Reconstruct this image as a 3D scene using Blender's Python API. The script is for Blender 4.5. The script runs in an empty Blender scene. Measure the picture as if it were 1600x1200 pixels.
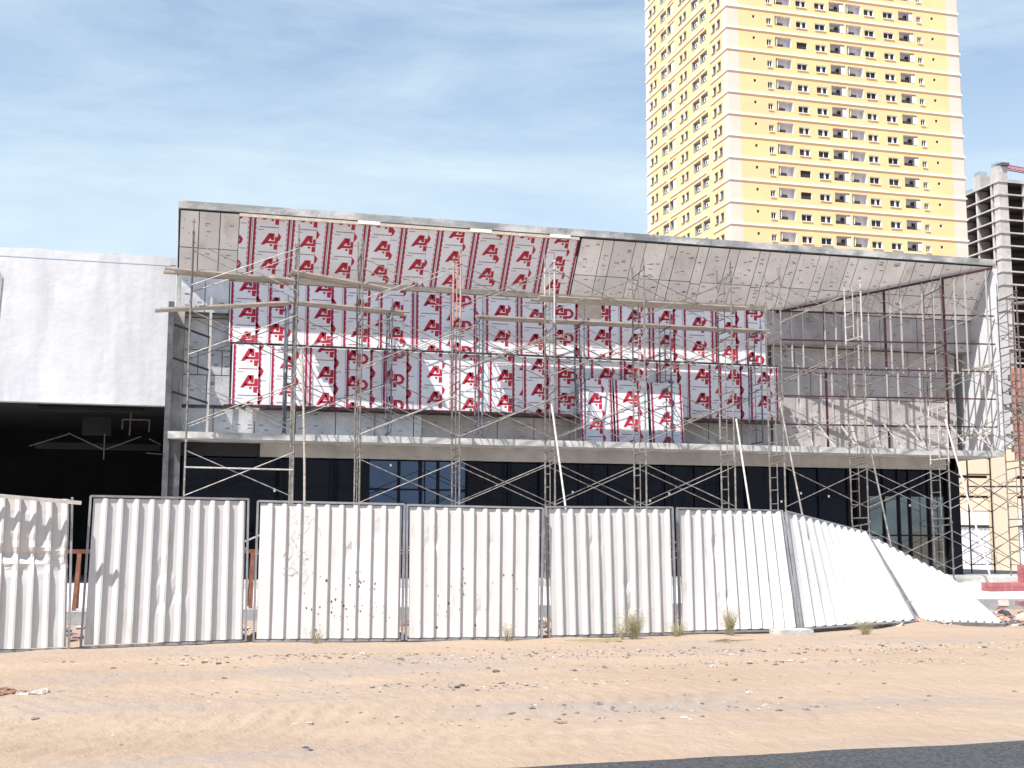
import bpy, math, random
import numpy as np
from mathutils import Vector, Matrix, noise
R=math.radians
random.seed(7)
scene=bpy.context.scene
C=scene.collection
# ------------------------------------------------------------------ camera
PITCH,ROLL,HEAD,FPX,EYE=R(7.34),R(.09),R(15.4),1890.,Vector((0,0,1.6))
fw=Vector((math.sin(HEAD)*math.cos(PITCH),math.cos(HEAD)*math.cos(PITCH),math.sin(PITCH)))
rt0=Vector((math.cos(HEAD),-math.sin(HEAD),0)); up0=rt0.cross(fw)
rt=rt0*math.cos(ROLL)+up0*math.sin(ROLL); up=up0*math.cos(ROLL)-rt0*math.sin(ROLL)
cam=bpy.data.cameras.new('camera'); cam.sensor_width=36; cam.lens=36*FPX/1600; cam.clip_end=6000; cam.clip_start=.1
co=bpy.data.objects.new('camera',cam); C.objects.link(co)
M=Matrix((rt,up,-fw)).transposed().to_4x4(); M.translation=EYE; co.matrix_world=M
scene.camera=co
scene.view_settings.view_transform='Standard'; scene.view_settings.look='None'
scene.view_settings.exposure=.84; scene.view_settings.gamma=1; scene.view_settings.use_curve_mapping=False
# ------------------------------------------------------------------ light
SUN=Vector((-1.3,-1.0,2.5)).normalized()
sl=bpy.data.lights.new('sun','SUN'); sl.energy=4.9; sl.angle=R(.53); sl.color=(1,.955,.89)
so=bpy.data.objects.new('sun',sl); C.objects.link(so); so.rotation_euler=SUN.to_track_quat('Z','Y').to_euler()
w=bpy.data.worlds.new('World'); scene.world=w; w.use_nodes=True
nt=w.node_tree; N=nt.nodes; Lk=nt.links; N.clear()
out=N.new('ShaderNodeOutputWorld'); bg=N.new('ShaderNodeBackground'); bg.inputs[1].default_value=.104
sky=N.new('ShaderNodeTexSky'); sky.sky_type='NISHITA'; sky.sun_disc=False
sky.sun_elevation=math.asin(SUN.z); sky.sun_rotation=math.atan2(SUN.x,SUN.y)
sky.air_density=1.0; sky.dust_density=.25; sky.ozone_density=1.6; sky.altitude=0
tc=N.new('ShaderNodeTexCoord'); mp=N.new('ShaderNodeMapping'); mp.inputs['Scale'].default_value=(.9,.9,4.2); mp.inputs['Rotation'].default_value=(.05,.06,.3)
n1=N.new('ShaderNodeTexNoise'); n1.inputs['Scale'].default_value=2.3; n1.inputs['Detail'].default_value=9; n1.inputs['Roughness'].default_value=.62; n1.inputs['Distortion'].default_value=.35
cr=N.new('ShaderNodeValToRGB'); cr.color_ramp.elements[0].position=.42; cr.color_ramp.elements[0].color=(0,0,0,1); cr.color_ramp.elements[1].position=.74; cr.color_ramp.elements[1].color=(.62,.62,.62,1)
mx=N.new('ShaderNodeMixRGB'); mx.inputs[2].default_value=(4.1,4.95,5.45,1)
Lk.new(tc.outputs['Generated'],mp.inputs[0]); Lk.new(mp.outputs[0],n1.inputs['Vector']); Lk.new(n1.outputs[0],cr.inputs[0])
sp=N.new('ShaderNodeSeparateXYZ'); Lk.new(tc.outputs['Generated'],sp.inputs[0])
hz=N.new('ShaderNodeMapRange'); hz.interpolation_type='SMOOTHSTEP'; hz.inputs[1].default_value=.52; hz.inputs[2].default_value=.12; hz.inputs[3].default_value=.0; hz.inputs[4].default_value=.85; Lk.new(sp.outputs[2],hz.inputs[0])
ad=N.new('ShaderNodeMath'); ad.operation='ADD'; ad.use_clamp=True; Lk.new(cr.outputs[0],ad.inputs[0]); Lk.new(hz.outputs[0],ad.inputs[1]); Lk.new(ad.outputs[0],mx.inputs[0]); Lk.new(sky.outputs[0],mx.inputs[1]); Lk.new(mx.outputs[0],bg.inputs[0]); Lk.new(bg.outputs[0],out.inputs[0])
# ------------------------------------------------------------------ helpers
class MB:
    def __init__(s): s.v=[];s.f=[];s.m=[]
    def poly(s,pts,m=0):
        i=len(s.v); s.v+= [tuple(p) for p in pts]; s.f.append(tuple(range(i,i+len(pts)))); s.m.append(m); return s
    def box(s,x0,x1,y0,y1,z0,z1,m=0,T=None):
        P=[(x,y,z) for x in (x0,x1) for y in (y0,y1) for z in (z0,z1)]
        if T: P=[tuple(T@Vector(p)) for p in P]
        i=len(s.v); s.v+=P
        for q in ((0,1,3,2),(4,6,7,5),(0,4,5,1),(2,3,7,6),(0,2,6,4),(1,5,7,3)): s.f.append(tuple(i+k for k in q)); s.m.append(m)
        return s
    def tube(s,a,b,r,n=6,m=0):
        a=Vector(a);b=Vector(b);d=(b-a).normalized(); u=d.orthogonal().normalized(); w_=d.cross(u)
        i=len(s.v)
        for p in (a,b):
            for k in range(n):
                t=2*math.pi*k/n; s.v.append(tuple(p+u*(r*math.cos(t))+w_*(r*math.sin(t))))
        for k in range(n): s.f.append((i+k,i+(k+1)%n,i+n+(k+1)%n,i+n+k)); s.m.append(m)
        s.f.append(tuple(i+n-1-k for k in range(n))); s.m.append(m); s.f.append(tuple(i+n+k for k in range(n))); s.m.append(m)
        return s
    def bar(s,a,b,w_,h,m=0,up_=(0,0,1)):
        a=Vector(a);b=Vector(b);d=(b-a).normalized(); u=Vector(up_); sd=d.cross(u).normalized(); u=sd.cross(d)
        P=[p+sd*(w_/2*i)+u*(h/2*j) for p in (a,b) for i in (-1,1) for j in (-1,1)]
        i=len(s.v); s.v+=[tuple(p) for p in P]
        for q in ((0,1,3,2),(4,6,7,5),(0,4,5,1),(2,3,7,6),(0,2,6,4),(1,5,7,3)): s.f.append(tuple(i+k for k in q)); s.m.append(m)
        return s
    def mesh(s,name,mats):
        me=bpy.data.meshes.new(name); me.from_pydata(s.v,[],s.f)
        for m in (mats if isinstance(mats,(list,tuple)) else [mats]): me.materials.append(m)
        me.polygons.foreach_set('material_index',s.m); me.update(); return me
def obj(name,me,parent=None,loc=None,mats=None):
    if isinstance(me,MB): me=me.mesh(name,mats)
    o=bpy.data.objects.new(name,me); C.objects.link(o)
    if parent: o.parent=parent
    if loc is not None: o.location=loc
    return o
def thing(name,label,cat,loc=(0,0,0),group=None):
    o=bpy.data.objects.new(name,None); C.objects.link(o); o.location=loc; o.empty_display_size=.2
    o['label']=label;o['category']=cat
    if group:o['group']=group
    return o
def tag(o,label,cat,group=None,kind=None):
    o['label']=label;o['category']=cat
    if group:o['group']=group
    if kind:o['kind']=kind
    return o
def struct(o): o['kind']='structure'; return o
# ------------------------------------------------------------------ materials
def mat(name,col,rough=.8,metal=0,spec=.5,var=.12,scale=3.,bump=0,bscale=None,col2=None,streak=None,detail=6,objvar=0,stretch=(1,1,1),lo=.35,hi=.65,spots=None):
    m=bpy.data.materials.new(name); m.use_nodes=True; t=m.node_tree; n=t.nodes; l=t.links
    b=n['Principled BSDF']; b.inputs['Roughness'].default_value=rough; b.inputs['Metallic'].default_value=metal; b.inputs['Specular IOR Level'].default_value=spec
    g=n.new('ShaderNodeNewGeometry'); mp_=n.new('ShaderNodeMapping'); mp_.inputs['Scale'].default_value=stretch; l.new(g.outputs['Position'],mp_.inputs[0])
    nz=n.new('ShaderNodeTexNoise'); nz.inputs['Scale'].default_value=scale; nz.inputs['Detail'].default_value=detail; nz.inputs['Roughness'].default_value=.62
    l.new(mp_.outputs[0],nz.inputs['Vector'])
    r_=n.new('ShaderNodeValToRGB'); r_.color_ramp.elements[0].position=lo; r_.color_ramp.elements[1].position=hi
    c2=col2 or tuple(c*(1-var) for c in col); c1=col if col2 else tuple(min(1,c*(1+var*.5)) for c in col)
    r_.color_ramp.elements[0].color=(*c2,1); r_.color_ramp.elements[1].color=(*c1,1); l.new(nz.outputs[0],r_.inputs[0])
    last=r_.outputs[0]
    if streak:
        mp2=n.new('ShaderNodeMapping'); mp2.inputs['Scale'].default_value=streak[1]; l.new(g.outputs['Position'],mp2.inputs[0])
        n2=n.new('ShaderNodeTexNoise'); n2.inputs['Scale'].default_value=1; n2.inputs['Detail'].default_value=5; l.new(mp2.outputs[0],n2.inputs['Vector'])
        r2=n.new('ShaderNodeValToRGB'); r2.color_ramp.elements[0].position=streak[2]; r2.color_ramp.elements[1].position=streak[3]
        r2.color_ramp.elements[0].color=(0,0,0,1); r2.color_ramp.elements[1].color=(1,1,1,1); l.new(n2.outputs[0],r2.inputs[0])
        mm=n.new('ShaderNodeMixRGB'); mm.inputs[2].default_value=(*streak[0],1); l.new(r2.outputs[0],mm.inputs[0]); l.new(last,mm.inputs[1]); last=mm.outputs[0]
    if spots:  # (colour, voronoi scale, radius)
        vo=n.new('ShaderNodeTexVoronoi'); vo.inputs['Scale'].default_value=spots[1]; l.new(g.outputs['Position'],vo.inputs['Vector'])
        mt=n.new('ShaderNodeMath'); mt.operation='LESS_THAN'; mt.inputs[1].default_value=spots[2]; l.new(vo.outputs['Distance'],mt.inputs[0])
        mm=n.new('ShaderNodeMixRGB'); mm.inputs[2].default_value=(*spots[0],1); l.new(mt.outputs[0],mm.inputs[0]); l.new(last,mm.inputs[1]); last=mm.outputs[0]
    if objvar:
        oi=n.new('ShaderNodeObjectInfo'); mr=n.new('ShaderNodeMapRange'); mr.inputs[3].default_value=1-objvar; mr.inputs[4].default_value=1+objvar*.4
        l.new(oi.outputs['Random'],mr.inputs[0]); hv=n.new('ShaderNodeVectorMath'); hv.operation='SCALE'; l.new(last,hv.inputs[0]); l.new(mr.outputs[0],hv.inputs['Scale']); last=hv.outputs[0]
    l.new(last,b.inputs['Base Color'])
    if bump:
        nb=n.new('ShaderNodeTexNoise'); nb.inputs['Scale'].default_value=bscale or scale*6; nb.inputs['Detail'].default_value=8; l.new(g.outputs['Position'],nb.inputs['Vector'])
        bp=n.new('ShaderNodeBump'); bp.inputs['Strength'].default_value=bump; bp.inputs['Distance'].default_value=.02; l.new(nb.outputs[0],bp.inputs['Height']); l.new(bp.outputs[0],b.inputs['Normal'])
    return m
m_conc=mat('rough_concrete',(.40,.39,.37),.9,var=.35,scale=2.2,bump=.5,streak=((.22,.21,.2),(9,9,1.2),.55,.75))
m_edge=mat('stained_roof_edge',(.50,.49,.48),.9,scale=1.6,col2=(.17,.18,.19),lo=.38,hi=.6,bump=.6,bscale=14,streak=((.24,.245,.235),(.5,.5,3),.5,.7))
m_slabc=mat('pale_cast_concrete',(.50,.485,.465),.85,var=.28,scale=3,bump=.4,streak=((.27,.26,.25),(2.0,3,6),.5,.72))
m_lint=mat('formed_concrete_lintel',(.40,.37,.34),.9,var=.22,scale=1.5,bump=.3,streak=((.16,.12,.1),(1.3,2,5),.66,.72))
m_dkconc=mat('dark_stained_concrete',(.09,.09,.1),.8,var=.5,scale=3,bump=.4)
m_void=mat('shade_black_interior',(.012,.012,.013),.95,var=.4,scale=1.5)  # near-black colour carries the shade of the deep interiors
m_board=mat('grey_foil_insulation_board',(.76,.725,.70),.62,var=.13,scale=1.2,bump=.25,bscale=5,objvar=.14,streak=((.60,.56,.53),(3,3,1.5),.58,.74))
m_boardD=mat('weathered_foil_board',(.47,.435,.425),.6,var=.22,scale=1.6,bump=.5,bscale=6,objvar=.13,streak=((.35,.32,.315),(5,5,1.2),.52,.78))
m_boardL=mat('silvery_crumpled_foil_board',(.60,.60,.63),.38,metal=.35,var=.2,scale=2.5,bump=.9,bscale=7,objvar=.1)
m_mark=mat('dark_stamp_ink',(.13,.12,.12),.8)
m_film=mat('silver_protective_film',(.73,.74,.785),.42,metal=0,var=.06,scale=1.5,bump=.18,bscale=3,objvar=.05)
m_red=mat('crimson_print',(.42,.008,.035),.6,var=.08,scale=6)
m_pink=mat('pale_red_print',(.55,.17,.25),.6,var=.1,scale=8)
m_grey=mat('faint_grey_print',(.36,.34,.38),.6,var=.1)
m_txt=mat('dark_red_text_print',(.24,.06,.10),.6,var=.1)
m_seam=mat('beige_timber_batten',(.52,.44,.36),.85,var=.2,scale=6)
m_black=mat('black_gap',(.015,.014,.016),.7)  # solid near-black pieces set in the gaps
m_rail=mat('dark_red_primer_steel',(.05,.012,.016),.6,var=.3,scale=6)
m_railk=mat('black_angle_steel',(.03,.028,.03),.5)
m_stud=mat('pale_aluminium_stud',(.50,.47,.45),.5,metal=.3,var=.1,scale=9)
m_tube=mat('worn_galvanised_tube',(.34,.315,.29),.5,metal=.35,scale=9,col2=(.19,.165,.15),lo=.42,hi=.62,objvar=.3)
m_tubeb=mat('blue_grey_painted_tube',(.17,.18,.22),.55,scale=9,col2=(.09,.09,.12),objvar=.25)
m_tuber=mat('pinkish_red_painted_tube',(.50,.20,.19),.6,scale=8,col2=(.42,.33,.3))
m_tubed=mat('brown_rusted_tube',(.17,.12,.11),.65,scale=8,col2=(.08,.06,.06),objvar=.3)
m_tubew=mat('whitish_painted_tube',(.56,.53,.50),.5,scale=9,col2=(.36,.33,.30))
m_plank=mat('weathered_scaffold_plank',(.40,.35,.30),.9,var=.35,scale=4,stretch=(1,5,5),objvar=.15,bump=.3)
m_glassb=mat('sky_reflecting_coated_glass',(.065,.085,.14),.03,metal=.85,var=.15,scale=.5)  # bluish tint puts the sky reflection into the colour
m_glassd=mat('dark_reflecting_glass',(.006,.007,.014),.08,spec=.13,var=.3,scale=1)  # same glazing, near-black colour stands in for a dark reflection
m_glassr=mat('grey_green_reflecting_glass',(.17,.19,.19),.04,metal=.8,var=.25,scale=1.2)
m_mull=mat('black_mullion',(.006,.006,.012),.5,spec=.15)
m_white=mat('lime_washed_concrete_wall',(.575,.575,.595),.85,var=.10,scale=1.1,bump=.5,bscale=6,streak=((.42,.42,.445),(2.6,2.6,.3),.46,.78),spots=None)
m_fin=mat('white_painted_fin_wall',(.60,.60,.62),.8,var=.06)
m_sheet=mat('off_white_painted_steel_sheet',(.58,.557,.547),.40,var=.05,scale=2,spec=.4,bump=.05,bscale=2,streak=((.41,.38,.35),(4,4,1.1),.62,.8))
m_frame=mat('grey_galvanised_angle',(.30,.30,.315),.5,metal=.4,scale=5,var=.25)
m_splat=mat('dark_mud_splash',(.10,.085,.08),.9)
m_pencil=mat('grey_pencil_scribble',(.33,.31,.32),.9)
m_rust=mat('rust_brown_painted_steel',(.22,.085,.045),.8,scale=8,col2=(.12,.045,.03))
m_stone=mat('grey_crushed_stone',(.27,.235,.215),.9,scale=5,col2=(.12,.10,.095),objvar=.2,bump=.4,bscale=30)
m_stonew=mat('pale_concrete_chips',(.47,.42,.38),.9,scale=8,var=.25,bump=.3,bscale=30)
m_paver=mat('dusty_red_paving_block',(.40,.13,.135),.85,scale=7,var=.25,objvar=.15,bump=.3)
m_pad=mat('pale_concrete_paving',(.52,.50,.495),.9,var=.12,scale=.8,bump=.2)
m_curb=mat('grey_concrete_kerb',(.36,.36,.37),.9,var=.2,scale=4,bump=.2)
m_asph=mat('asphalt',(.074,.075,.080),.9,var=.75,scale=38,detail=6,bump=.9,bscale=160)
m_weed=mat('dry_green_weed',(.30,.28,.16),.8,scale=12,col2=(.42,.35,.22))
m_twig=mat('dry_twig',(.24,.18,.12),.9)
m_orange=mat('orange_debris_sheet',(.62,.30,.18),.7,var=.3)
m_debris=mat('reddish_plastic_debris',(.33,.19,.19),.7,var=.4,scale=9)
# tower
m_yel=mat('yellow_tower_render',(.80,.575,.30),.85,var=.05,scale=.25,streak=((.76,.53,.30),(.05,.05,.25),.45,.65))
m_beig=mat('beige_tower_corner_render',(.68,.58,.51),.85,var=.05,scale=.3)
m_band=mat('white_floor_band',(.86,.80,.72),.8,var=.05,scale=.5)
m_wht=mat('white_window_frame',(.82,.80,.76),.6,var=.05)
m_pane=mat('dark_window_pane',(.03,.033,.045),.15,spec=.3,var=.3,scale=.4,objvar=.5)
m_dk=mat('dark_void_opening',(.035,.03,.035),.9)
m_bal=mat('pale_balcony_lining',(.72,.70,.73),.85,var=.1,scale=.5)
m_ac=mat('white_air_conditioner_case',(.78,.77,.76),.6)
m_skel=mat('bare_tower_concrete',(.50,.48,.48),.9,var=.22,scale=.35,streak=((.36,.35,.35),(.3,.3,.05),.5,.7))
m_skeld=mat('shaded_tower_interior',(.10,.09,.10),.95)  # bare concrete darkened, the shade of the open floors put into its colour
m_crane=mat('red_crane_steel',(.42,.06,.08),.6)
m_beige=mat('beige_far_building',(.72,.57,.42),.85,var=.05,scale=.4)
m_offw=mat('white_far_wall',(.82,.78,.74),.85,var=.05,scale=.5)
m_hoard=mat('blue_white_far_sheet',(.74,.75,.80),.5,var=.05)
m_block=mat('grey_hollow_block',(.42,.39,.36),.9,var=.25,scale=2,objvar=.2,bump=.4)
m_brick=mat('orange_red_brickwork',(.42,.21,.16),.85,var=.25,scale=2,objvar=.15)
# sand
m_sand=bpy.data.materials.new('desert_sand'); m_sand.use_nodes=True
t=m_sand.node_tree;n=t.nodes;l=t.links;b=n['Principled BSDF'];b.inputs['Roughness'].default_value=.95;b.inputs['Specular IOR Level'].default_value=.15
g=n.new('ShaderNodeNewGeometry')
def nzz(s,d=6,ro=.6,st=(1,1,1)):
    mp_=n.new('ShaderNodeMapping'); mp_.inputs['Scale'].default_value=st; l.new(g.outputs['Position'],mp_.inputs[0])
    q=n.new('ShaderNodeTexNoise');q.inputs['Scale'].default_value=s;q.inputs['Detail'].default_value=d;q.inputs['Roughness'].default_value=ro;l.new(mp_.outputs[0],q.inputs['Vector']);return q.outputs[0]
def rmp(i,a,b_,ca,cb):
    q=n.new('ShaderNodeValToRGB');q.color_ramp.elements[0].position=a;q.color_ramp.elements[1].position=b_;q.color_ramp.elements[0].color=(*ca,1);q.color_ramp.elements[1].color=(*cb,1);l.new(i,q.inputs[0]);return q.outputs[0]
def mixc(f,a,b_):
    q=n.new('ShaderNodeMixRGB');l.new(f,q.inputs[0])
    if isinstance(a,tuple): q.inputs[1].default_value=(*a,1)
    else: l.new(a,q.inputs[1])
    if isinstance(b_,tuple): q.inputs[2].default_value=(*b_,1)
    else: l.new(b_,q.inputs[2])
    return q.outputs[0]
base=rmp(nzz(.55,7,.6,(.5,1,1)),.35,.68,(.325,.243,.18),(.378,.29,.219))
grav=rmp(nzz(.42,8,.68,(.35,1.2,1)),.50,.62,(0,0,0),(.9,.9,.9))
c1=mixc(grav,base,(.30,.25,.218))
speck=rmp(nzz(24,4,.7),.57,.66,(0,0,0),(.8,.8,.8)); gm=n.new('ShaderNodeMath');gm.operation='MULTIPLY';l.new(speck,gm.inputs[0]);l.new(grav,gm.inputs[1])
c2=mixc(gm.outputs[0],c1,(.22,.19,.17))
fine=rmp(nzz(60,3,.7),.3,.75,(.9,.9,.9),(1.06,1.06,1.06)); mu=n.new('ShaderNodeMixRGB');mu.blend_type='MULTIPLY';mu.inputs[0].default_value=1;l.new(c2,mu.inputs[1]);l.new(fine,mu.inputs[2])
l.new(mu.outputs[0],b.inputs['Base Color'])
bp=n.new('ShaderNodeBump');bp.inputs['Strength'].default_value=.55;bp.inputs['Distance'].default_value=.03;l.new(nzz(22,8,.7),bp.inputs['Height'])
bp2=n.new('ShaderNodeBump');bp2.inputs['Strength'].default_value=.42;bp2.inputs['Distance'].default_value=.08;l.new(nzz(7,4,.55,(1,.6,1)),bp2.inputs['Height']);l.new(bp.outputs[0],bp2.inputs['Normal'])
l.new(bp2.outputs[0],b.inputs['Normal'])
# ------------------------------------------------------------------ ground
def smooth(a,b_,x):
    t_=max(0,min(1,(x-a)/(b_-a))); return t_*t_*(3-2*t_)
def sand_z(x,y):
    near=smooth(40,25,abs(x-8))*smooth(7.9,8.6,y)*smooth(30,22,y)
    z=0
    if near>0:
        z=.05*noise.noise((x*.35,y*.6,0))+.022*noise.noise((x*1.3,y*1.9,3))+.012*noise.noise((x*4,y*6,5))
        tr=smooth(9,10,y)*smooth(15,13,y)*smooth(9,4,x)
        z+=tr*.011*math.sin((x+.5*abs(y-12.2))*24+5*noise.noise((x*1.1,y*1.3,8)))*(.4+1.2*max(0,noise.noise((x*.7,y*.9,4))+.3))+.008*noise.noise((x*7,y*9,5))
        tr2=smooth(16.3,15.9,y)*smooth(12.8,13.4,y)
        z+=tr2*-.02*smooth(.35,.0,abs(y-14.3-.02*x))
        z+=.055*math.exp(-((x-2)**2/5+(y-16.9)**2/.25))-.05*math.exp(-((x-3.4)**2/.6+(y-16.6)**2/.5))
        z+=.07*math.exp(-((x-7.6)**2/12+(y-17.6)**2/.35))
        z*=near
        z*=1-.75*smooth(.9,.2,abs(y-19.2))
    z+=.065*max(0,noise.noise((x*.9,1.7,9))+.15)*math.exp(-((y-19.05)/.28)**2)
    z+=.30*smooth(20.2,21.5,y)
    z-=.03*smooth(8.6,8.35,y)
    if y<8.3: z-=.03
    return z-.012
xs=np.concatenate([[-3000,-900,-300,-120,-60,-30,-15,-9],np.arange(-5,18,.065),[18.5,20,23,28,40,60,100,200,500,1200,3000]])
ys=np.concatenate([[-3000,-800,-200,-60,-20,-8,0,5,7.5,8.2],np.arange(8.3,19.6,.055),np.arange(19.6,22,.15),[23,26,30,36,45,60,100,200,500,1200,3000]])
vv=[(float(x),float(y),sand_z(float(x),float(y))) for y in ys for x in xs]; nx=len(xs)
ff=[(j*nx+i,j*nx+i+1,(j+1)*nx+i+1,(j+1)*nx+i) for j in range(len(ys)-1) for i in range(nx-1)]
me=bpy.data.meshes.new('ground');me.from_pydata(vv,[],ff);me.materials.append(m_sand);me.polygons.foreach_set('use_smooth',[True]*len(ff));struct(obj('ground',me))
# road with an uneven broken edge
rm=MB();ex=[-400,-60]+[ -10+i*.12 for i in range(250)]+[60,400]
for i in range(len(ex)-1):
    e0,e1=[8.44+.012*e+.05*noise.noise((e*1.1,0,1))+.02*noise.noise((e*6,0,2)) if -20<e<30 else 8.5 for e in ex[i:i+2]]
    rm.poly([(ex[i],-.5,.012),(ex[i+1],-.5,.012),(ex[i+1],e1,.012),(ex[i],e0,.012)])
    rm.poly([(ex[i],e0,.012),(ex[i+1],e1,.012),(ex[i+1],e1+.03,-.06),(ex[i],e0+.03,-.06)])
struct(obj('road',rm,mats=m_asph))
# paving, kerb, plinth
pv=MB(); pv.poly([(-60,21.3,.43),(70,21.3,.43),(70,27.6,.50),(-60,27.6,.50)]); pv.poly([(-60,27.6,.50),(70,27.6,.50),(70,42,.50),(-60,42,.50)]); struct(obj('pavement',pv,mats=m_pad))
for i in range(40):
    x0=-14+i*1.0
    k_=MB().box(x0+.006,x0+.994,21.14,21.297,.16,.427+.006*math.sin(i*2.3)); o=struct(obj('kerb_stone',k_,mats=m_curb))
struct(obj('plinth',MB().box(-.3,26,27.75,45,.4,.64),mats=m_slabc))
# ------------------------------------------------------------------ print on cladding sheets
def clip(poly,x0,x1,y0,y1):
    for ax,val,sg in ((0,x0,1),(0,x1,-1),(1,y0,1),(1,y1,-1)):
        o_=[];nn=len(poly)
        for i in range(nn):
            a,b_=poly[i],poly[(i+1)%nn]; da=(a[ax]-val)*sg; db=(b_[ax]-val)*sg
            if da>=0: o_.append(a)
            if da*db<0:
                t_=da/(da-db); o_.append((a[0]+(b_[0]-a[0])*t_,a[1]+(b_[1]-a[1])*t_))
        poly=o_
        if len(poly)<3: return None
    return poly
def logo():
    P=[[(-.03,.27),(.17,.27),(.60,.84),(.52,1),(.38,1)],[(.42,1),(.70,1),(.70,.57),(.54,.57),(.48,.78)],
       [(.25,.52),(.74,.52),(.74,.375),(.145,.375)],[(.735,.80),(.95,.80),(.95,.375),(.735,.375)],
       [(.47,.325),(.61,.325),(.61,.21),(.47,.21)],[(.69,.335),(.90,.335),(.90,0),(.69,0)],
       [(.95,.80),(1.04,.80),(1.04,.66),(.95,.66)],[(.90,.335),(1.04,.335),(1.04,.19),(.90,.19)]]
    for k in range(8):
        a0=-math.pi/2+k*math.pi/8;a1=a0+math.pi/8
        q=lambda r_,a:(1.04+r_*math.cos(a)*1.02,.495+r_*math.sin(a))
        P.append([q(.315,a0),q(.315,a1),q(.15,a1),q(.15,a0)])
    return P
LOGO=logo()
PW,LH,PV=.94,.43,.66
def pattern(u0,u1,shift,h,stripes,lx):
    """all convex pieces of the repeat film print between u0 and u1; shift = vertical phase"""
    res=[]
    def add(poly,m,a=u0,b_=u1):
        c=clip(poly,a,b_,.012,h-.012)
        if c: res.append((c,m))
    k0=-2
    for k in range(k0,int(h/PV)+2):
        v=k*PV+shift
        for P in LOGO: add([(lx+x*LH*1.02,v+y*LH) for x,y in P],0)
        vt=v-.085
        xx=lx-.06
        while xx<lx+.40: 
            add([(xx,vt),(xx+.05,vt),(xx+.05,vt+.022),(xx,vt+.022)],3); xx+=.058
        for (gx,gy,gw) in ((lx-.10,v+.50,.15),(lx+.50,v+.22,.11),(lx+.53,v-.02,.14)): add([(gx,gy),(gx+gw,gy),(gx+gw,gy+.024),(gx,gy+.024)],2 if gw!=.11 else 3)
    for (s,dr) in stripes:
        add([(s,0),(s+.052,0),(s+.052,h),(s,h)],4)
        v=0;i=0
        while v<h:
            o_=.050 if dr>0 else -.030
            add([(s+o_,v),(s+o_+.020,v+.02),(s+o_+.020,v+.09),(s+o_,v+.11)],1); v+=.135
    return res
m_redd=mat('crimson_edge_stripe_print',(.30,.008,.045),.6,var=.1,scale=7)
PM=[m_red,m_pink,m_grey,m_txt,m_redd]
def film_print(w_,h,kind,shift,seed):
    rnd=random.Random(seed)
    if w_<.4 and kind=='S': a=pattern(0,w_,shift,h,[(w_-.075,-1)],-.50)
    elif kind=='S':
        off=rnd.choice([.12,.33,.47,.25]); sm=.625
        st=[(.03,1),(w_-.075,-1)]
        a=pattern(0,sm,shift,h,[(.03,1)],.235)+pattern(sm,w_,shift+off,h,[(w_-.075,-1)],.10)
        a.append(([(sm,.01),(sm+.005,.01),(sm+.005,h-.01),(sm,h-.01)],2))
    elif kind=='T':
        a=pattern(0,.635,shift,h,[(.03,1)],.225)+pattern(.635,w_,shift+.31,h,[(.64,1)],.83 if seed%2 else .16)
    else: # 'U' full logo, seam left
        sm=.10
        a=pattern(0,.62,shift,h,[(.03,1)],-.02)+pattern(.62,w_,shift+.3,h,[(.625,1)],.16)
        a=[(clip(p_,.075,.999,-1,9),m_) if m_==0 and max(q[0] for q in p_)<.62 else (p_,m_) for p_,m_ in a]; a=[(p_,m_) for p_,m_ in a if p_]
        a.append(([(sm,.01),(sm+.005,.01),(sm+.005,h-.01),(sm,h-.01)],2))
    return a
def film_panel(parent,name,O,U,V,w_,h,kind,shift,seed,th=.012):
    """O lower-left corner, U unit along width, V unit up the panel; the print faces U x V"""
    O=Vector(O);U=Vector(U).normalized();V=Vector(V).normalized();Nn=U.cross(V).normalized()
    mb=MB(); g_=.006
    c=[O+U*g_+V*g_,O+U*(w_-g_)+V*g_,O+U*(w_-g_)+V*(h-g_),O+U*g_+V*(h-g_)]
    bk=[p-Nn*th for p in c]
    mb.poly(c); mb.poly(bk[::-1])
    for i in range(4): j=(i+1)%4; mb.poly([c[i],bk[i],bk[j],c[j]])
    p=obj(name,mb,parent,mats=m_film)
    pb=MB()
    for poly,m in film_print(w_,h,kind,shift,seed):
        off=.0022 if m in(0,4) else .0018
        pb.poly([O+U*x+V*y+Nn*off for x,y in poly],m)
    pr=obj('print',pb,p,mats=PM)
    return p
# ------------------------------------------------------------------ main building
BL=thing('unfinished_showroom','long unfinished concrete building clad in foil boards and red printed sheets above dark glass','building',(0,0,0))
obj('roof_slab',MB().box(-.22,22.35,29,44,9.40,9.58),BL,mats=m_edge)
obj('floor_slab',MB().box(-.27,22.3,29,44,3.93,4.085),BL,mats=m_slabc)
# structural core behind the boards (dark)
obj('back_wall',MB().box(-.2,21.9,30.62,30.8,4.085,9.40),BL,mats=m_conc)
obj('top_beam',MB().box(-.1,22.42,30.17,30.615,7.05,8.06),BL,mats=m_conc)
obj('end_wall',MB().box(-.36,-.23,29.35,44,.5,7.2),BL,mats=m_dkconc)
obj('end_upright',MB().box(-.30,.02,29.9,30.6,4.09,7.1),BL,mats=m_conc)
obj('corner_column',MB().box(-.225,.03,29.45,29.9,.64,3.925),BL,mats=m_dkconc)
# fin wall at the right end
fp=[(29.03,9.38),(29.03,4.09),(33,4.09),(33,8.0),(30.15,8.0)]
fm=MB(); a=[(22.25,y,z) for y,z in fp]; b2=[(22.40,y,z) for y,z in fp]; fm.poly(a); fm.poly(b2[::-1])
for i in range(5): j=(i+1)%5; fm.poly([a[j],a[i],b2[i],b2[j]])
obj('fin_wall',fm,BL,mats=m_fin)
obj('return_wall',MB().box(21.95,22.24,31.0,31.2,4.09,8.0),BL,mats=m_void)  # blackened to paint the shaded opening beside the fin
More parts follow.
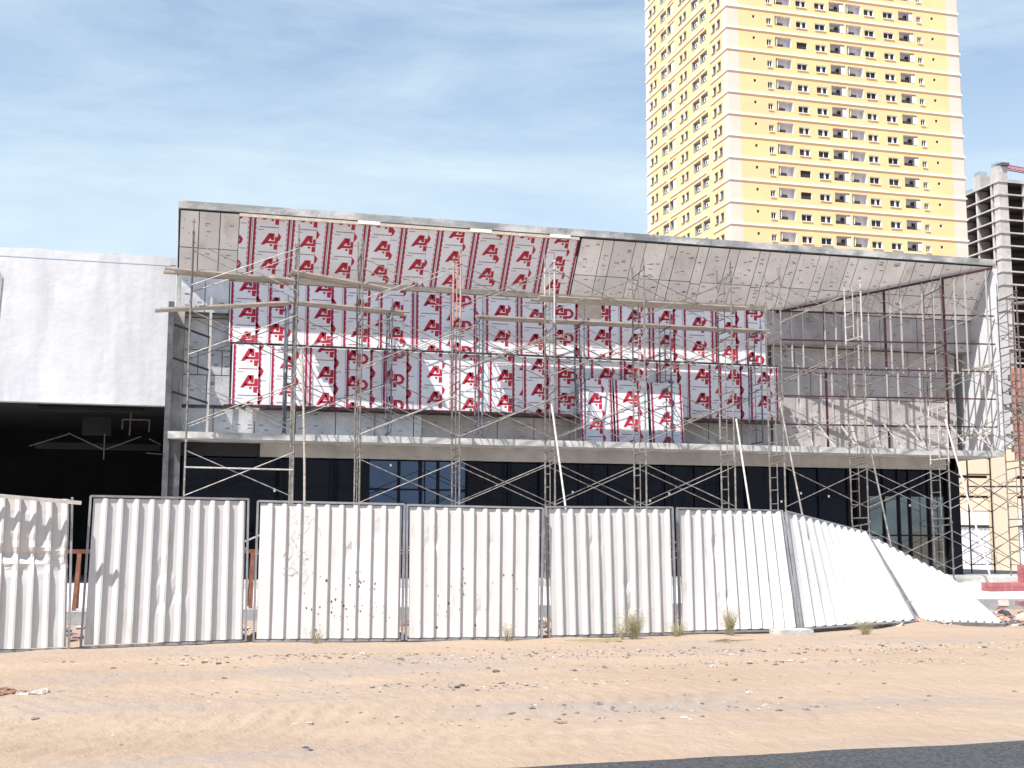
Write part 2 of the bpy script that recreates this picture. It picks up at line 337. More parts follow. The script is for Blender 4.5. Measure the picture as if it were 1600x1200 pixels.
# lintel segments with joints
xx=1.9
while xx<21.4:
    x1=min(xx+2.44,21.45); obj('lintel',MB().box(xx+.004,x1-.004,30.0,30.2,3.60,3.928),BL,mats=m_lint); xx=x1
obj('lintel_gap',MB().box(.03,1.9,30.1,30.3,3.6,3.928),BL,mats=m_black)
# soffit frame vectors
SA=Vector((0,30.1,7.98)); SB=Vector((0,29.05,9.36)); SV=(SB-SA); SL=SV.length; SV.normalize()
sof=MB(); sof.poly([(-.2,30.115,7.985),(22.3,30.115,7.985),(22.3,29.065,9.39),(-.2,29.065,9.39)]); obj('soffit_backing',sof,BL,mats=m_black)
obj('soffit_batten',MB().box(1.2,9.8,29.012,29.05,9.30,9.38),BL,mats=m_seam)
for x in (4.05,6.9,9.0): obj('edge_patch',MB().box(x,x+.55,29.000,29.011,9.32,9.40),BL,mats=m_wht)
obj('soffit_foot_batten',MB().box(1.2,15.6,30.03,30.09,7.93,8.05),BL,mats=m_seam)
for (xa_,xb_) in ((9.9,13.0),(13.9,16.9),(17.3,18.6),(19.2,21.0)): obj('dark_gap',MB().box(xa_,xb_,28.992,29.02,9.365,9.40),BL,mats=m_black)
def board(parent,O,U,V,w_,h,mt,seed,dense=1.0,th=.02):
    O=Vector(O);U=Vector(U).normalized();V=Vector(V).normalized();Nn=U.cross(V).normalized();rnd=random.Random(seed)
    g_=.010; mb=MB(); tl=[rnd.uniform(-.006,.006) for _ in range(4)]
    c=[O+U*g_+V*g_,O+U*(w_-g_)+V*g_,O+U*(w_-g_)+V*(h-g_),O+U*g_+V*(h-g_)]; c=[p+Nn*(q+.006) for p,q in zip(c,tl)]
    bk=[p-Nn*th for p in c]; mb.poly([c[0],c[1],c[2]]);mb.poly([c[0],c[2],c[3]]); mb.poly(bk[::-1])
    for i in range(4): j=(i+1)%4; mb.poly([c[i],bk[i],bk[j],c[j]])
    for _ in range(int(w_*h*9*dense)+1):
        x=rnd.uniform(.06,w_-.14);y=rnd.uniform(.05,h-.08);s=rnd.uniform(.014,.026)
        kk=rnd.random()
        if kk<.4:
            for q in range(3):
                q0=O+U*(x+q*.036)+V*y+Nn*.0145; mb.poly([q0,q0+U*.026,q0+U*.026+V*.026,q0+V*.022],1)
        else:
            q0=O+U*x+V*y+Nn*.0145; mb.poly([q0,q0+U*s,q0+U*s+V*s,q0+V*s],1)
    return obj('insulation_board',mb,parent,mats=[mt,m_mark])
X_=Vector((1,0,0));Z_=Vector((0,0,1))
# soffit cladding: printed sheets X 1.35..9.85
phs=[.20,.20,.20,.20,.42,.05,.30,.18,.10,.52]
x=1.21; film_panel(BL,'cladding_sheet',Vector((x,0,0))+SA,X_,SV,.31,SL,'S',.2,1)
x=1.52;i=0
while x<9.6:
    wd=.925; film_panel(BL,'cladding_sheet',Vector((x,0,0))+SA,X_,SV,wd,SL,'S',phs[i],10+i); x+=wd;i+=1
# soffit boards left
sd=100
for (a,b_) in ((-.17,.27),(.27,.76),(.76,1.21)):
    for (v0,v1) in ((0,.45),(.45,1)):
        sd+=1; board(BL,Vector((a,0,0))+SA+SV*(v0*SL),X_,SV,b_-a,(v1-v0)*SL,m_board,sd)
# soffit boards right, alternating widths
x=9.87;i=0
while x<22.2:
    wd=(.60,.30)[i%2]; wd=min(wd,22.24-x)
    vs=(.0,.40,1) if (i%4) in (0,1,2) else (.0,.37,1)
    for k in range(2):
        sd+=1; board(BL,Vector((x,0,0))+SA+SV*(vs[k]*SL),X_,SV,wd,(vs[k+1]-vs[k])*SL,m_board,sd,2.0)
    x+=wd;i+=1
obj('open_joint',MB().bar(Vector((9.84,0,0))+SA+SV*.7*SL+Vector((0,-.02,0)),Vector((9.84,0,0))+SB+Vector((0,-.02,0)),.05,.03),BL,mats=m_black)
# tiers of printed sheets on the wall
kinds=['T','U','T','T','S','T','U','S','T','U','T','S','T','S','T','U']
x=1.07;i=0
while x<15.5:
    wd=min(.925,15.56-x); film_panel(BL,'cladding_sheet',(x,30.05,6.40),X_,Z_,wd,1.52,kinds[i%16],random.Random(i).uniform(0,.6),30+i); x+=wd;i+=1
x=1.17;i=0
while x<15.8:
    wd=min(.925,15.93-x)
    film_panel(BL,'cladding_sheet',(x,30.055,4.87),X_,Z_,wd,1.49,kinds[(i*5+2)%16],random.Random(i+50).uniform(0,.6),60+i); x+=wd;i+=1
obj('angle_rail',MB().box(2.3,15.9,29.98,30.03,6.362,6.395),BL,mats=m_railk)
obj('angle_rail',MB().box(1.0,15.9,29.98,30.10,4.80,4.855),BL,mats=m_rail)
# wall boards
def wall_boards(x0,x1,Y,z0,z1,wd,hts,mt,dense=1):
    global sd
    z=z0;r_=0
    while z<z1-.05:
        h=min(hts[r_%len(hts)],z1-z); x=x0-(.4*wd if r_%2 else 0)
        while x<x1-.03:
            a=max(x,x0);b_=min(x+wd,x1)
            if b_-a>.08:
                sd+=1; board(BL,(a,Y,z),X_,Z_,b_-a,h,mt,sd,dense)
            x+=wd
        z+=h;r_+=1
wall_boards(-.1,1.07,30.12,7.08,7.98,.58,[.9],m_boardL)
wall_boards(.02,1.15,30.5,4.87,7.06,.58,[.75,.62,.8],m_boardL)
wall_boards(-.22,6.0,30.5,4.09,4.80,1.0,[.75],m_boardL)
wall_boards(6.0,15.9,30.5,4.09,4.80,1.0,[.75],m_boardD)
wall_boards(15.56,22.42,30.14,7.05,7.97,1.22,[.92],m_boardD)
wall_boards(15.95,21.9,30.5,4.09,7.02,1.22,[.75,.75,.72,.71],m_boardD,1.4)
# blank sheet and loose leaning sheets below
obj('blank_sheet',MB().box(10.1,10.75,30.03,30.045,7.45,7.98),BL,mats=m_seam)
for (xa,kd,dz,lb) in ((10.0,'S',0,'printed foil sheet leaning on the slab, left one of the three below the cladding'),(10.98,'T',.02,'printed foil sheet leaning on the slab, middle one of the three below the cladding'),(11.98,'S',.05,'printed foil sheet leaning on the slab, right one of the three below the cladding')):
    T=thing('loose_cladding_sheet',lb,'cladding sheet',(xa,29.62,4.09),'loose sheets leaning on the slab')
    v=Vector((.02,.20,1.72))
    p=film_panel(T,'sheet',(0,0,.0),(1,0,0),v,.93,1.74-dz,kd,.25+dz*4,200+int(xa*3))
# dark rail brackets and stud on the left bay
obj('stud',MB().box(.60,.66,29.93,29.97,4.09,7.5),BL,mats=m_stud)
for z in (6.55,5.75,4.95):
    obj('bracket',MB().bar((-.2,29.4,z+.1),(.62,29.95,z-.08),.04,.045),BL,mats=m_railk)
obj('opening_trim',MB().box(-.12,1.07,30.0,30.11,7.06,7.10),BL,mats=m_railk)
# glazing
gx=[.05,.95,1.85,2.68,2.99,3.65,4.25,4.57,5.35,5.9,6.35,7.10,7.50,8.21,9.02,9.36,10.12,10.95,11.75,12.55,13.4,14.15,14.88,15.36,16.2,17.1,18.0,18.21,18.61,19.12,19.59,19.94,20.56,21.12]
darkcols={(2.68,2.99),(4.25,4.57),(9.02,9.36),(14.88,15.36),(18.21,18.61),(7.10,7.50)}
for i in range(len(gx)-1):
    a,b_=gx[i],gx[i+1]
    if (a,b_) in darkcols:
        obj('cladded_column',MB().box(a,b_,30.0,30.5,.64,3.595),BL,mats=m_mull); continue
    if b_-a<.25: continue
    for (z0,z1) in ((.66,1.72),(1.76,2.83),(2.87,3.56)):
        if 4.57<=a<7.1: mt=m_glassb
        elif a>=18.6: mt=m_glassr if z1<3 else m_glassd
        else: mt=m_glassd
        rnd=random.Random(int(a*100+z0*10)); tw=[rnd.uniform(-.004,.004) for _ in range(3)]
        P=MB(); P.poly([(a+.03,30.12+tw[0],z0),(b_-.03,30.12+tw[1],z0),(b_-.03,30.12+tw[2],z1),(a+.03,30.12+tw[0]+tw[2]-tw[1],z1)]); P.poly([(a+.03,30.15,z0),(a+.03,30.15,z1),(b_-.03,30.15,z1),(b_-.03,30.15,z0)])
        obj('glass_pane',P,BL,mats=mt)
for a in gx[1:-1]: obj('mullion',MB().box(a-.03,a+.03,30.06,30.2,.645,3.59),BL,mats=m_mull)
for z in (1.74,2.85): obj('transom',MB().box(.05,21.1,30.065,30.19,z-.02,z+.02),BL,mats=m_mull)
for (sx_,sz_) in ((2.25,2.75),(5.1,3.42),(11.35,2.62),(12.05,2.60),(12.6,2.80),(16.5,2.85),(17.35,2.78),(15.9,2.62),(19.9,2.55),(20.6,2.52),(9.9,2.8)): obj('white_dot',MB().box(sx_,sx_+.055,30.055,30.07,sz_,sz_+.06),BL,mats=m_wht)  # small white dots set on the glazing
obj('corner_column',MB().box(21.12,21.52,30.0,30.5,.645,3.925),BL,mats=m_mull)
obj('side_glass',MB().box(21.40,21.48,30.52,43.5,.645,3.9),BL,mats=m_glassd)
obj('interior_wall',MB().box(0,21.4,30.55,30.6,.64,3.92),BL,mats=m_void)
lamps=[(2.25,2.75),(5.1,3.35),(12.0,2.78),(12.2,2.92),(11.4,2.9)]
# aluminium subframe at the right end
SF=thing('cladding_subframe','dark red rails with pale vertical studs before the bare boards at the right end','subframe',(0,0,0))
def dg(x,off=0): t_=(x-16.12)/(22.2-16.12); return (30.02-1.0*t_)-off, 7.95+1.36*t_   # Y and soffit height along the diagonal
P0=(15.9,)+dg(15.9); P1=(22.2,)+dg(22.2)
obj('rail',MB().bar((P0[0],P0[1]-.03,P0[2]),(P1[0],P1[1]-.03,P1[2]),.05,.06),SF,mats=m_rail)
for z in (7.93,7.12,6.33,5.55,4.76):
    obj('rail',MB().bar((15.95,29.95 if z<7.9 else 30.0,z),(22.2,dg(22.2)[0],z),.05,.035),SF,mats=m_rail)
for x in (17.29,19.03,20.76):
    y,zt=dg(x); obj('post',MB().box(x-.024,x+.024,y-.0,y+.05,4.09,zt),SF,mats=m_rail)
i=0;x=16.32
stud=MB().box(-.017,.017,-.055,-.02,0,1).mesh('stud',m_stud)
while x<22.2:
    y,zt=dg(x)
    if i%3!=2:
        o=obj('stud',stud,SF,(x,y,6.24));o.scale=(1,1,zt-6.24)
        if x<21.4 : 
            pass
    if i%3!=1 and x>16:
        o=obj('stud',stud,SF,(x+.16,y-.01,4.66));o.scale=(1,1,1.74)
    if i%3!=0:
        y2=dg(x)[0]
        o=obj('stud',MB().bar((x,y2-.04,4.82),(x+(.0 if i%2 else .35),y2-.42,4.10),.045,.04),SF,mats=m_stud)
    x+=.315;i+=1
# ------------------------------------------------------------------ white building on the left
WB=thing('white_concrete_building','white lime washed concrete building with a black open ground floor, at the left edge','building',(0,0,0))
obj('wall',MB().box(-9,-.37,31,31.3,4.88,8.42),WB,mats=m_white)
pm=MB();px=[-9+i*.25 for i in range(36)]
for i in range(len(px)-1):
    a,b_=px[i],min(px[i+1],-.37); za,zb=[8.64+.03*noise.noise((q*1.5,0,4))+.012*noise.noise((q*7,0,4)) for q in (a,b_)]
    pm.poly([(a,30.985,8.435),(b_,30.985,8.435),(b_,30.985,zb),(a,30.985,za)]);pm.poly([(a,30.985,za),(b_,30.985,zb),(b_,31.4,zb),(a,31.4,za)])
obj('parapet',pm,WB,mats=m_white)
gp=MB().poly([(-5.2,30.975,8.32),(-4.40,30.975,8.12),(-4.27,30.975,7.9),(-4.33,30.975,6.4),(-4.42,30.975,5.7),(-5.2,30.975,5.6)]); obj('shaded_side_patch',gp,WB,mats=m_curb)  # flat grey polygon paints the shaded side of a projecting block
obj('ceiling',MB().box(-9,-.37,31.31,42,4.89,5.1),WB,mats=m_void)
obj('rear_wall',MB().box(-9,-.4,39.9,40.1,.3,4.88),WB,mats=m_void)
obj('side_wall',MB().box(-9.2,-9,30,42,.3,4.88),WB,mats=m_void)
obj('roof',MB().box(-9,-.37,31.31,42,8.2,8.4),WB,mats=m_conc)
for (x0,x1,y0,z0,z1) in ((-3.4,-.9,31.7,4.78,4.87),(-2.4,-1.7,32.5,4.25,4.7),(-3.6,-.5,33.5,3.95,4.1)): obj('ceiling_beam',MB().box(x0,x1,y0,y0+.3,z0,z1),WB,mats=m_void)
fr_=MB()
for a,b_ in (((-1.4,31.9,4.6),(-.75,31.9,4.6)),((-1.4,31.9,4.6),(-1.4,31.9,4.35)),((-.75,31.9,4.6),(-.75,31.9,4.3)),((-1.2,31.9,4.88),(-1.22,31.9,4.2))): fr_.tube(a,b_,.018)
obj('hanging_bracket',fr_,WB,mats=m_tubed)
obj('wall_end',MB().box(-.368,-.235,31.0,31.3,7.21,8.42),WB,mats=m_white)
obj('wall_end_parapet',MB().box(-.368,-.235,30.99,31.4,8.435,8.63),WB,mats=m_white)
IS=thing('indoor_scaffold','few pale scaffold braces in the dark opening of the white building','scaffolding',(0,0,0))
for a,b_ in (((-3.6,32.2,3.9),(-2.7,32.2,4.22)),((-2.7,32.2,4.25),(-1.85,32.2,3.85)),((-1.8,32.2,3.85),(-.95,32.2,4.2)),((-1.83,32.2,4.25),(-1.83,32.2,3.6)),((-.75,32.2,4.15),(-.45,32.2,4.0)),((-.8,32.2,3.78),(-.42,32.2,3.76))): obj('brace',MB().tube(a,b_,.014),IS,mats=m_tubed)  # dark tube colour put in for the dim light indoors
# ------------------------------------------------------------------ scaffolding
FH=1.575
def frame_mesh(mt,dep=.8,h=FH,name='frame'):
    mb=MB(); r_=.022
    mb.tube((0,0,0),(0,0,h),r_);mb.tube((0,dep,0),(0,dep,h),r_)
    mb.tube((0,0,h-.05),(0,dep,h-.12),.018);mb.tube((0,0,.10),(0,dep,.10),.018)
    mb.tube((0,dep*.5,.10),(0,dep*.5,h-.09),.013)
    for z in (.45,.80,1.12): mb.tube((0,dep*.5,z),(0,dep,z),.013)
    mb.box(-.028,.028,-.028,.028,h-.03,h+.03)
    return mb.mesh(name,mt)
FG=frame_mesh(m_tube);FR=frame_mesh(m_tuber);FD=frame_mesh(m_tubed);FS=MB().tube((0,0,0),(0,0,FH),.024).tube((0,.8,0),(0,.8,FH),.024).tube((0,0,FH-.08),(0,.8,FH-.08),.02).tube((0,0,.4),(0,.8,.4),.015).mesh('frame',m_tubed);FB=frame_mesh(m_tubeb,.75);FW=frame_mesh(m_tubew)
def brace_mesh(L,mt,z0=.36,z1=1.36):
    mb=MB(); mb.tube((0,0,z0),(L,0,z1),.0115,5); mb.tube((0,.03,z1),(L,.03,z0),.0115,5); return mb.mesh('cross_brace',mt)
bc={}
def brace(L,mt):
    k=(round(L,2),mt.name)
    if k not in bc: bc[k]=brace_mesh(L,mt)
    return bc[k]
def run_scaffold(T,xs_,y0,z0,lifts,fm_,bm,dep=.8,skip=(),spec=None,tops=.45,jit=.02):
    rnd=random.Random(int(abs(xs_[0]*77)))
    for i,x in enumerate(xs_):
        for k in range(lifts):
            f_=(spec or {}).get((i,k),fm_)
            obj('frame',f_,T,(x+rnd.uniform(-jit,jit)*.5,y0,z0+k*FH))
        zt=z0+lifts*FH
        tm=MB().tube((0,0,0),(0,0,tops*rnd.uniform(.25,.8)),.017); tm2=MB().tube((0,0,0),(0,0,tops*rnd.uniform(.2,.9)),.017)
        obj('spigot',tm,T,(x,y0,zt),mats=fm_.materials[0]); obj('spigot',tm2,T,(x,y0+dep,zt),mats=fm_.materials[0])
    for i in range(len(xs_)-1):
        for k in range(lifts):
            for s,y in enumerate((y0-.02,y0+dep+.02)):
                if (i,k,s) in skip or (s==1 and (i+k)%5==1): continue
                obj('cross_brace',brace(xs_[i+1]-xs_[i],bm),T,(xs_[i],y,z0+k*FH))
SA_=thing('scaffold','left scaffold tower of two ladder frames in front of the left end of the building','scaffolding',(0,0,0),'scaffolds in front of the facade')
run_scaffold(SA_,[.14,2.5],27.7,.62,5,FG,m_tube,spec={(0,4):FD})
obj('ledger',MB().tube((.14,27.68,3.18),(2.5,27.68,3.16),.018),SA_,mats=m_tubew)
SB_=thing('scaffold','long middle scaffold of five ladder frames in front of the printed cladding','scaffolding',(0,0,0),'scaffolds in front of the facade')
run_scaffold(SB_,[4.0,6.35,8.70,11.04,13.41],27.7,.5,5,FG,m_tube,spec={(1,4):FR,(2,4):FW})
SC_=thing('scaffold','right scaffold of four ladder frames in front of the bare boards and studs','scaffolding',(0,0,0),'scaffolds in front of the facade')
run_scaffold(SC_,[14.79,17.14,19.58,21.95],27.7,.5,5,FG,m_tube,spec={(1,4):FW,(2,2):FW,(2,4):FD,(2,3):FD,(3,4):FD})
SE_=thing('scaffold','shorter dark scaffold standing on the concrete slab before the printed cladding','scaffolding',(0,0,0),'scaffolds in front of the facade')
run_scaffold(SE_,[2.41,4.95,7.25,9.95,12.34,14.94],29.12,4.09,2,FB,m_tube,dep=.75,tops=.6)
# raking props
rk=[((8.59,27.6,4.83),(8.54,25.6,.47),'raking steel prop leaning down from the third lift of the middle scaffold, left one'),
    ((13.43,27.6,4.61),(13.06,25.7,.47),'raking pale steel prop at the right end of the middle scaffold'),
    ((14.66,27.6,5.05),(14.42,25.6,.47),'raking steel prop at the left frame of the right scaffold'),
    ((17.08,27.6,4.54),(16.80,25.9,.47),'raking steel prop at the second frame of the right scaffold'),
    ((19.46,27.6,4.77),(18.9,25.2,.47),'raking pale steel prop at the third frame of the right scaffold'),
    ((2.62,27.6,5.9),(2.74,27.3,.52),'long bowed timber pole leaning beside the second frame of the left scaffold')]
for i,(a,b_,lb) in enumerate(rk):
    mb=MB()
    if i==5:
        prev=Vector(a)
        for k in range(1,9):
            q=Vector(a).lerp(Vector(b_),k/8)+Vector((.05*math.sin(k/8*3.14),0,0)); mb.tube(prev,q,.028,6); prev=q
        o=obj('timber_pole',mb,mats=m_plank); tag(o,lb,'pole')
    else:
        o=obj('raking_prop',mb.tube(a,b_,.024,8).tube(Vector(b_)+Vector((-.06,0,0)),Vector(b_)+Vector((.06,0,0)),.03),mats=m_tubew if i in(0,1,4) else m_tube); tag(o,lb,'prop','raking props of the scaffolds')
# right end scaffolding, brown, runs back along the end of the building
SD_=thing('scaffold','dense brown rusted scaffold beside the right end of the building','scaffolding',(0,0,0),'scaffolds in front of the facade')
def bay(T,ox,oy,z0,lifts,fm_,bm):
    for i in range(3):
        for k in range(lifts):
            o=obj('frame',fm_,T,(ox,oy+i*2.4,z0+k*FH)); o.rotation_euler=(0,0,-math.pi/2)
    for i in range(2):
        for k in range(lifts):
            for dx in (0,.8):
                o=obj('cross_brace',brace(2.4,bm),T,(ox+dx,oy+i*2.4,z0+k*FH)); o.rotation_euler=(0,0,math.pi/2)
bay(SD_,22.75,28.9,.5,5,FS,m_tubed)
for q_ in (25.2,26.4): obj('standard',MB().tube((q_,31.5,.5),(q_,31.5,7.4),.024),SD_,mats=m_tubed)
for (a,b_) in (((22.75,28.9,3.7),(26.3,28.9,3.75)),((22.6,28.9,6.95),(25.8,28.9,7.0)),((22.75,28.9,2.1),(27.0,28.9,2.12)),((22.7,28.9,5.4),(26.5,31.5,5.5)),((22.75,31.3,3.2),(27,31.3,3.25)),((24.9,29.4,3.9),(26.2,29.2,.5)),((22.9,29,3.95),(24.0,28.6,.5)),((22.75,28.9,5.25),(25.2,29.0,3.7)),((25.0,31.5,5.2),(22.7,31.3,6.8)),((23.55,28.9,3.9),(23.6,28.9,.5)),((24.3,30.9,7.2),(24.3,30.9,.5))):
    obj('tube',MB().tube(a,b_,.024),SD_,mats=m_tubed)
# planks
def plank(a,b_,lb,wd=.62,th=.036,grp='scaffold planks'):
    a=Vector(a);b_=Vector(b_);d=(b_-a); T=thing('scaffold_plank',lb,'plank',a,grp)
    nb=3
    for k in range(nb):
        off=Vector((0,(k-(nb-1)/2)*wd/nb,0)); rnd=random.Random(int(a.x*10+k)); e=rnd.uniform(-.15,.15)
        mb=MB().bar(off+Vector((e,0,0)),off+d+Vector((e,0,rnd.uniform(-.02,.02))),wd/nb-.015,th); obj('board',mb,T,mats=m_plank)
plank((-.38,28.1,7.67),(2.43,28.1,7.58),'upper scaffold plank run at the far left, its end sticking out past the corner')
plank((2.23,28.1,7.79),(4.57,28.1,7.50),'upper sloping plank run between the left and the middle scaffold')
plank((-.56,28.1,6.74),(2.4,28.1,7.06),'lower plank run at the far left, sloping up towards the second frame',.5)
plank((2.49,29.4,7.33),(5.33,29.4,7.20),'lower plank run resting on the blue grey frame left of the middle scaffold',.5)
plank((8.36,28.1,7.51),(13.92,28.1,7.51),'long upper plank run on the right half of the middle scaffold',.7)
plank((7.22,29.35,7.19),(15.31,29.35,7.20),'longest plank run, lying on top of the short scaffold on the slab',.55)
plank((22.3,29.9,7.35),(22.5,33.5,7.35),'plank deck on the brown scaffold at fin wall height',.5)
plank((22.4,29.5,5.35),(26.5,31.0,5.6),'long timber plank sloping through the brown scaffold at mid height',.4)
plank((22.9,29.0,8.35),(24.8,29.3,8.6),'short plank deck on top of the brown scaffold',.6)
plank((20.9,29.6,6.25),(22.2,29.3,6.55),'short timber plank beside the fin wall',.3)
plank((21.3,29.5,4.55),(26.2,29.6,4.7),'low timber plank run on the slab end',.4)
# ------------------------------------------------------------------ fence
# fence panels: bottom left, bottom right, top left, top right corners in metres, label
FH_=2.30
panels=[
 ((-3.75,18.65,0),(-1.45,19.08,.01),(-3.68, 18.71, 2.3),(-1.506, 19.14, 2.217),'crumpled white corrugated fence panel, leftmost, under a loose tube'),
 ((-1.30,19.30,.01),(1.11,19.72,.02),(-1.26, 19.36, 2.246),(1.091, 19.78, 2.236),'white corrugated fence panel with a torn shadow mark, second from the left'),
 ((1.23,19.70,.02),(3.52,19.32,.02),(1.241, 19.76, 2.206),(3.54, 19.38, 2.166),'white corrugated fence panel with pencil scribbles and mud splashes'),
 ((3.58,19.31,.02),(5.77,19.13,.02),(3.58, 19.37, 2.156),(5.815, 19.19, 2.118),'white corrugated fence panel sprinkled with small mud spots, right of the scribbled one'),
 ((5.93,19.23,.02),(8.26,19.46,.02),(5.9, 19.29, 2.143),(8.249, 19.52, 2.158),'clean white corrugated fence panel with a weed clump at its lower right'),
 ((8.38,19.55,.03),(10.58,19.47,.04),(8.4, 19.65, 2.151),(10.769, 20.335, 2.141),'white corrugated fence panel leaning back at its right edge, fourth from the right'),
 ((10.64,19.45,.05),(13.74,20.67,.06),(10.882, 20.377, 2.119),(13.829, 22.498, 1.763),'white corrugated fence panel leaning far back with a sloping top'),
 ((13.9,20.75,.04),(15.17,19.95,.02),(13.998, 22.631, 1.684),(15.614, 22.271, 0.837),'collapsed white corrugated fence panel lying at the right end of the row')]
fence_pts=[]
for i,(bl,br,tl,tr,lb) in enumerate(panels):
    bl=Vector(bl);br=Vector(br)
    TL=Vector(tl);TR=Vector(tr)
    if i==0: br=Vector((-1.45,19.08,.01))
    T=thing('fence_panel',lb,'fence panel',bl,'corrugated fence panels in a row')
    U=(br-bl); 
    def S(u,v):
        sag=0
        return (bl*(1-u)*(1-v)+br*u*(1-v)+TL*(1-u)*v+TR*u*v)-bl
    W_=(br-bl).length; nr=10 if i not in (6,) else 11
    NV=16 if i else 46; dents=[(random.Random(i*9+q).uniform(.08,.92),random.Random(i*9+q+50).uniform(.1,.9),random.Random(i*7+q).uniform(.02,.035)) for q in range(3)]
    prof=[]
    pitch=1.0/nr
    for k in range(nr):
        u0=k*pitch
        prof+= [(u0,0),(u0+pitch*.50,0),(u0+pitch*.74,.052),(u0+pitch*.86,.052),(u0+pitch*.95,.0)]
    prof.append((1,0))
    mb=MB(); rows=[]
    vs=[j/(NV-1) for j in range(NV)]
    for v in vs:
        row=[]
        for (u,h) in prof:
            uu=.018+u*.964; p=S(uu,.015+v*.97); du=(S(uu+.01,v)-S(uu-.01,v)).normalized(); dv=(S(uu,min(1,v+.05))-S(uu,max(0,v-.05))).normalized()
            nn=du.cross(dv).normalized()
            if nn.y>0 : nn=-nn
            if i==0:
                fold=math.exp(-((v-.64+.10*(u-.6))**2)/.0022); fl2=math.exp(-((v-.60+.05*u)**2)/.001)
                cr_=noise.noise((u*6,v*13,2))*.085*smooth(.42,.58,v)*smooth(.76,.64,v)*smooth(.3,.8,u+.25)+noise.noise((u*5,v*4,6))*.03*smooth(.7,1,u)
                h=h*(1-.75*fl2)+ -.06*fold+cr_ + .02*noise.noise((u*2,v*3,7))
                if v>.9: h+=.03*noise.noise((u*9,1,3))
            else:
                h+=.007*noise.noise((u*3,v*2.5,i*3.1))+.003*noise.noise((u*14,v*6,i*2.1))
                for (du_,dv_,am) in dents: h-=am*math.exp(-((u-du_)/.035)**2-((v-dv_)/.05)**2)
            row.append(tuple(p+nn*h))
        rows.append(row)
    base_=0
    for r_ in rows: mb.v+=r_
    nn_=len(prof)
    for j in range(NV-1):
        for k in range(nn_-1): mb.f.append((j*nn_+k,j*nn_+k+1,(j+1)*nn_+k+1,(j+1)*nn_+k)); mb.m.append(0)
    obj('sheet',mb,T,mats=m_sheet)
    def rail(a,b_,w2=.032,d2=.062): 
        e=(b_-a).normalized(); up_=Vector((0,-1,0)) if i<6 else (S(.5,.5)-S(.4,.5)).cross(S(.5,.6)-S(.5,.5)).normalized()
        return MB().bar(a,b_,w2,d2,up_=up_)
    obj('frame_bar',rail(S(0,0),S(0,1)),T,mats=m_frame); obj('frame_bar',rail(S(1,0),S(1,1)),T,mats=m_frame)
    obj('frame_bar',rail(S(0.01,0),S(.99,0)),T,mats=m_frame)
    if i: obj('frame_bar',rail(S(0,1),S(1,1)),T,mats=m_frame)
    fence_pts.append((bl.copy(),br.copy(),TL,TR,T,S))
    def on(u,v,h): 
        p=S(u,v); return p+Vector((0,-1,0))*h
    if i in (2,3):
        rnd=random.Random(i); sm=MB()
        for _ in range(130 if i==2 else 60):
            if i==2: u=rnd.triangular(.30,.97,.8);v=rnd.triangular(.03,.55,.18)
            else: u=rnd.triangular(.02,.95,.2);v=rnd.triangular(.03,.62,.3)
            k=u*nr%1
            h=0 if k<.45 else (.055 if .72<k<.86 else None)
            if h is None: continue
            s=rnd.choice([.008,.01,.012,.02,.026 if i==2 else .012])*rnd.uniform(.6,1.1); c=on(.018+u*.964,v,h+.0045)
            sm.poly([c+Vector((s*math.cos(q)*rnd.uniform(.6,1),0,s*1.2*math.sin(q)*rnd.uniform(.6,1))) for q in (5.2,4.2,3.1,2.1,1.0,.1)][::-1])
        obj('mud_splash',sm,T,mats=m_splat)['kind']='stuff'
    if i==2:
        rnd=random.Random(5); sc=MB(); 
        for st in range(9):
            u=rnd.uniform(.19,.36);v=rnd.uniform(.5,.93)
            for q in range(6):
                du=rnd.uniform(-.04,.05);dv=rnd.uniform(-.07,.05); a_=on(u,v,.056);b3=on(u+du,v+dv,.056)
                sc.tube(a_,b3,.0028,3); u+=du;v+=dv
        obj('pencil_scribble',sc,T,mats=m_pencil)['kind']='stuff'
# loose tube over panel 1
a=fence_pts[0][2]+Vector((-.1,-.09,.02)); b_=Vector((-1.362,18.95,2.128))
tag(obj('loose_tube',MB().bar(a,b_,.05,.055),mats=m_tubew),'pale square tube lying along the top of the crumpled fence panel','tube')
# concrete footing block
fb=MB().box(0,.62,0,.42,0,.10); tag(obj('footing_block',fb,None,(9.98,18.98,-.02),mats=m_slabc),'low concrete block on the sand between two leaning fence panels','concrete block')
tag(obj('buried_timber',MB().bar((6.05,18.75,.0),(6.95,18.62,.015),.09,.05),mats=m_weed),'greenish board half buried in sand before the fence gap','board')
# trestles seen through the gaps
def trestle(x,lb):
    T=thing('rusty_trestle',lb,'trestle',(x,21.7,.43),'rusty trestles behind the fence')
    obj('top_bar',MB().box(-.75,.75,-.04,.04,.93,1.0),T,mats=m_rust)
    for s in (-.45,.45):
        for yy in (-.28,.28): obj('leg',MB().bar((s,0,.95),(s+.03*(1 if s>0 else -1),yy,0),.065,.065,up_=(1,0,0)),T,mats=m_rust)
trestle(-1.1,'rusty brown steel trestle seen in the gap right of the crumpled fence panel')
trestle(1.75,'rusty brown steel trestle seen in the gap left of the scribbled fence panel')
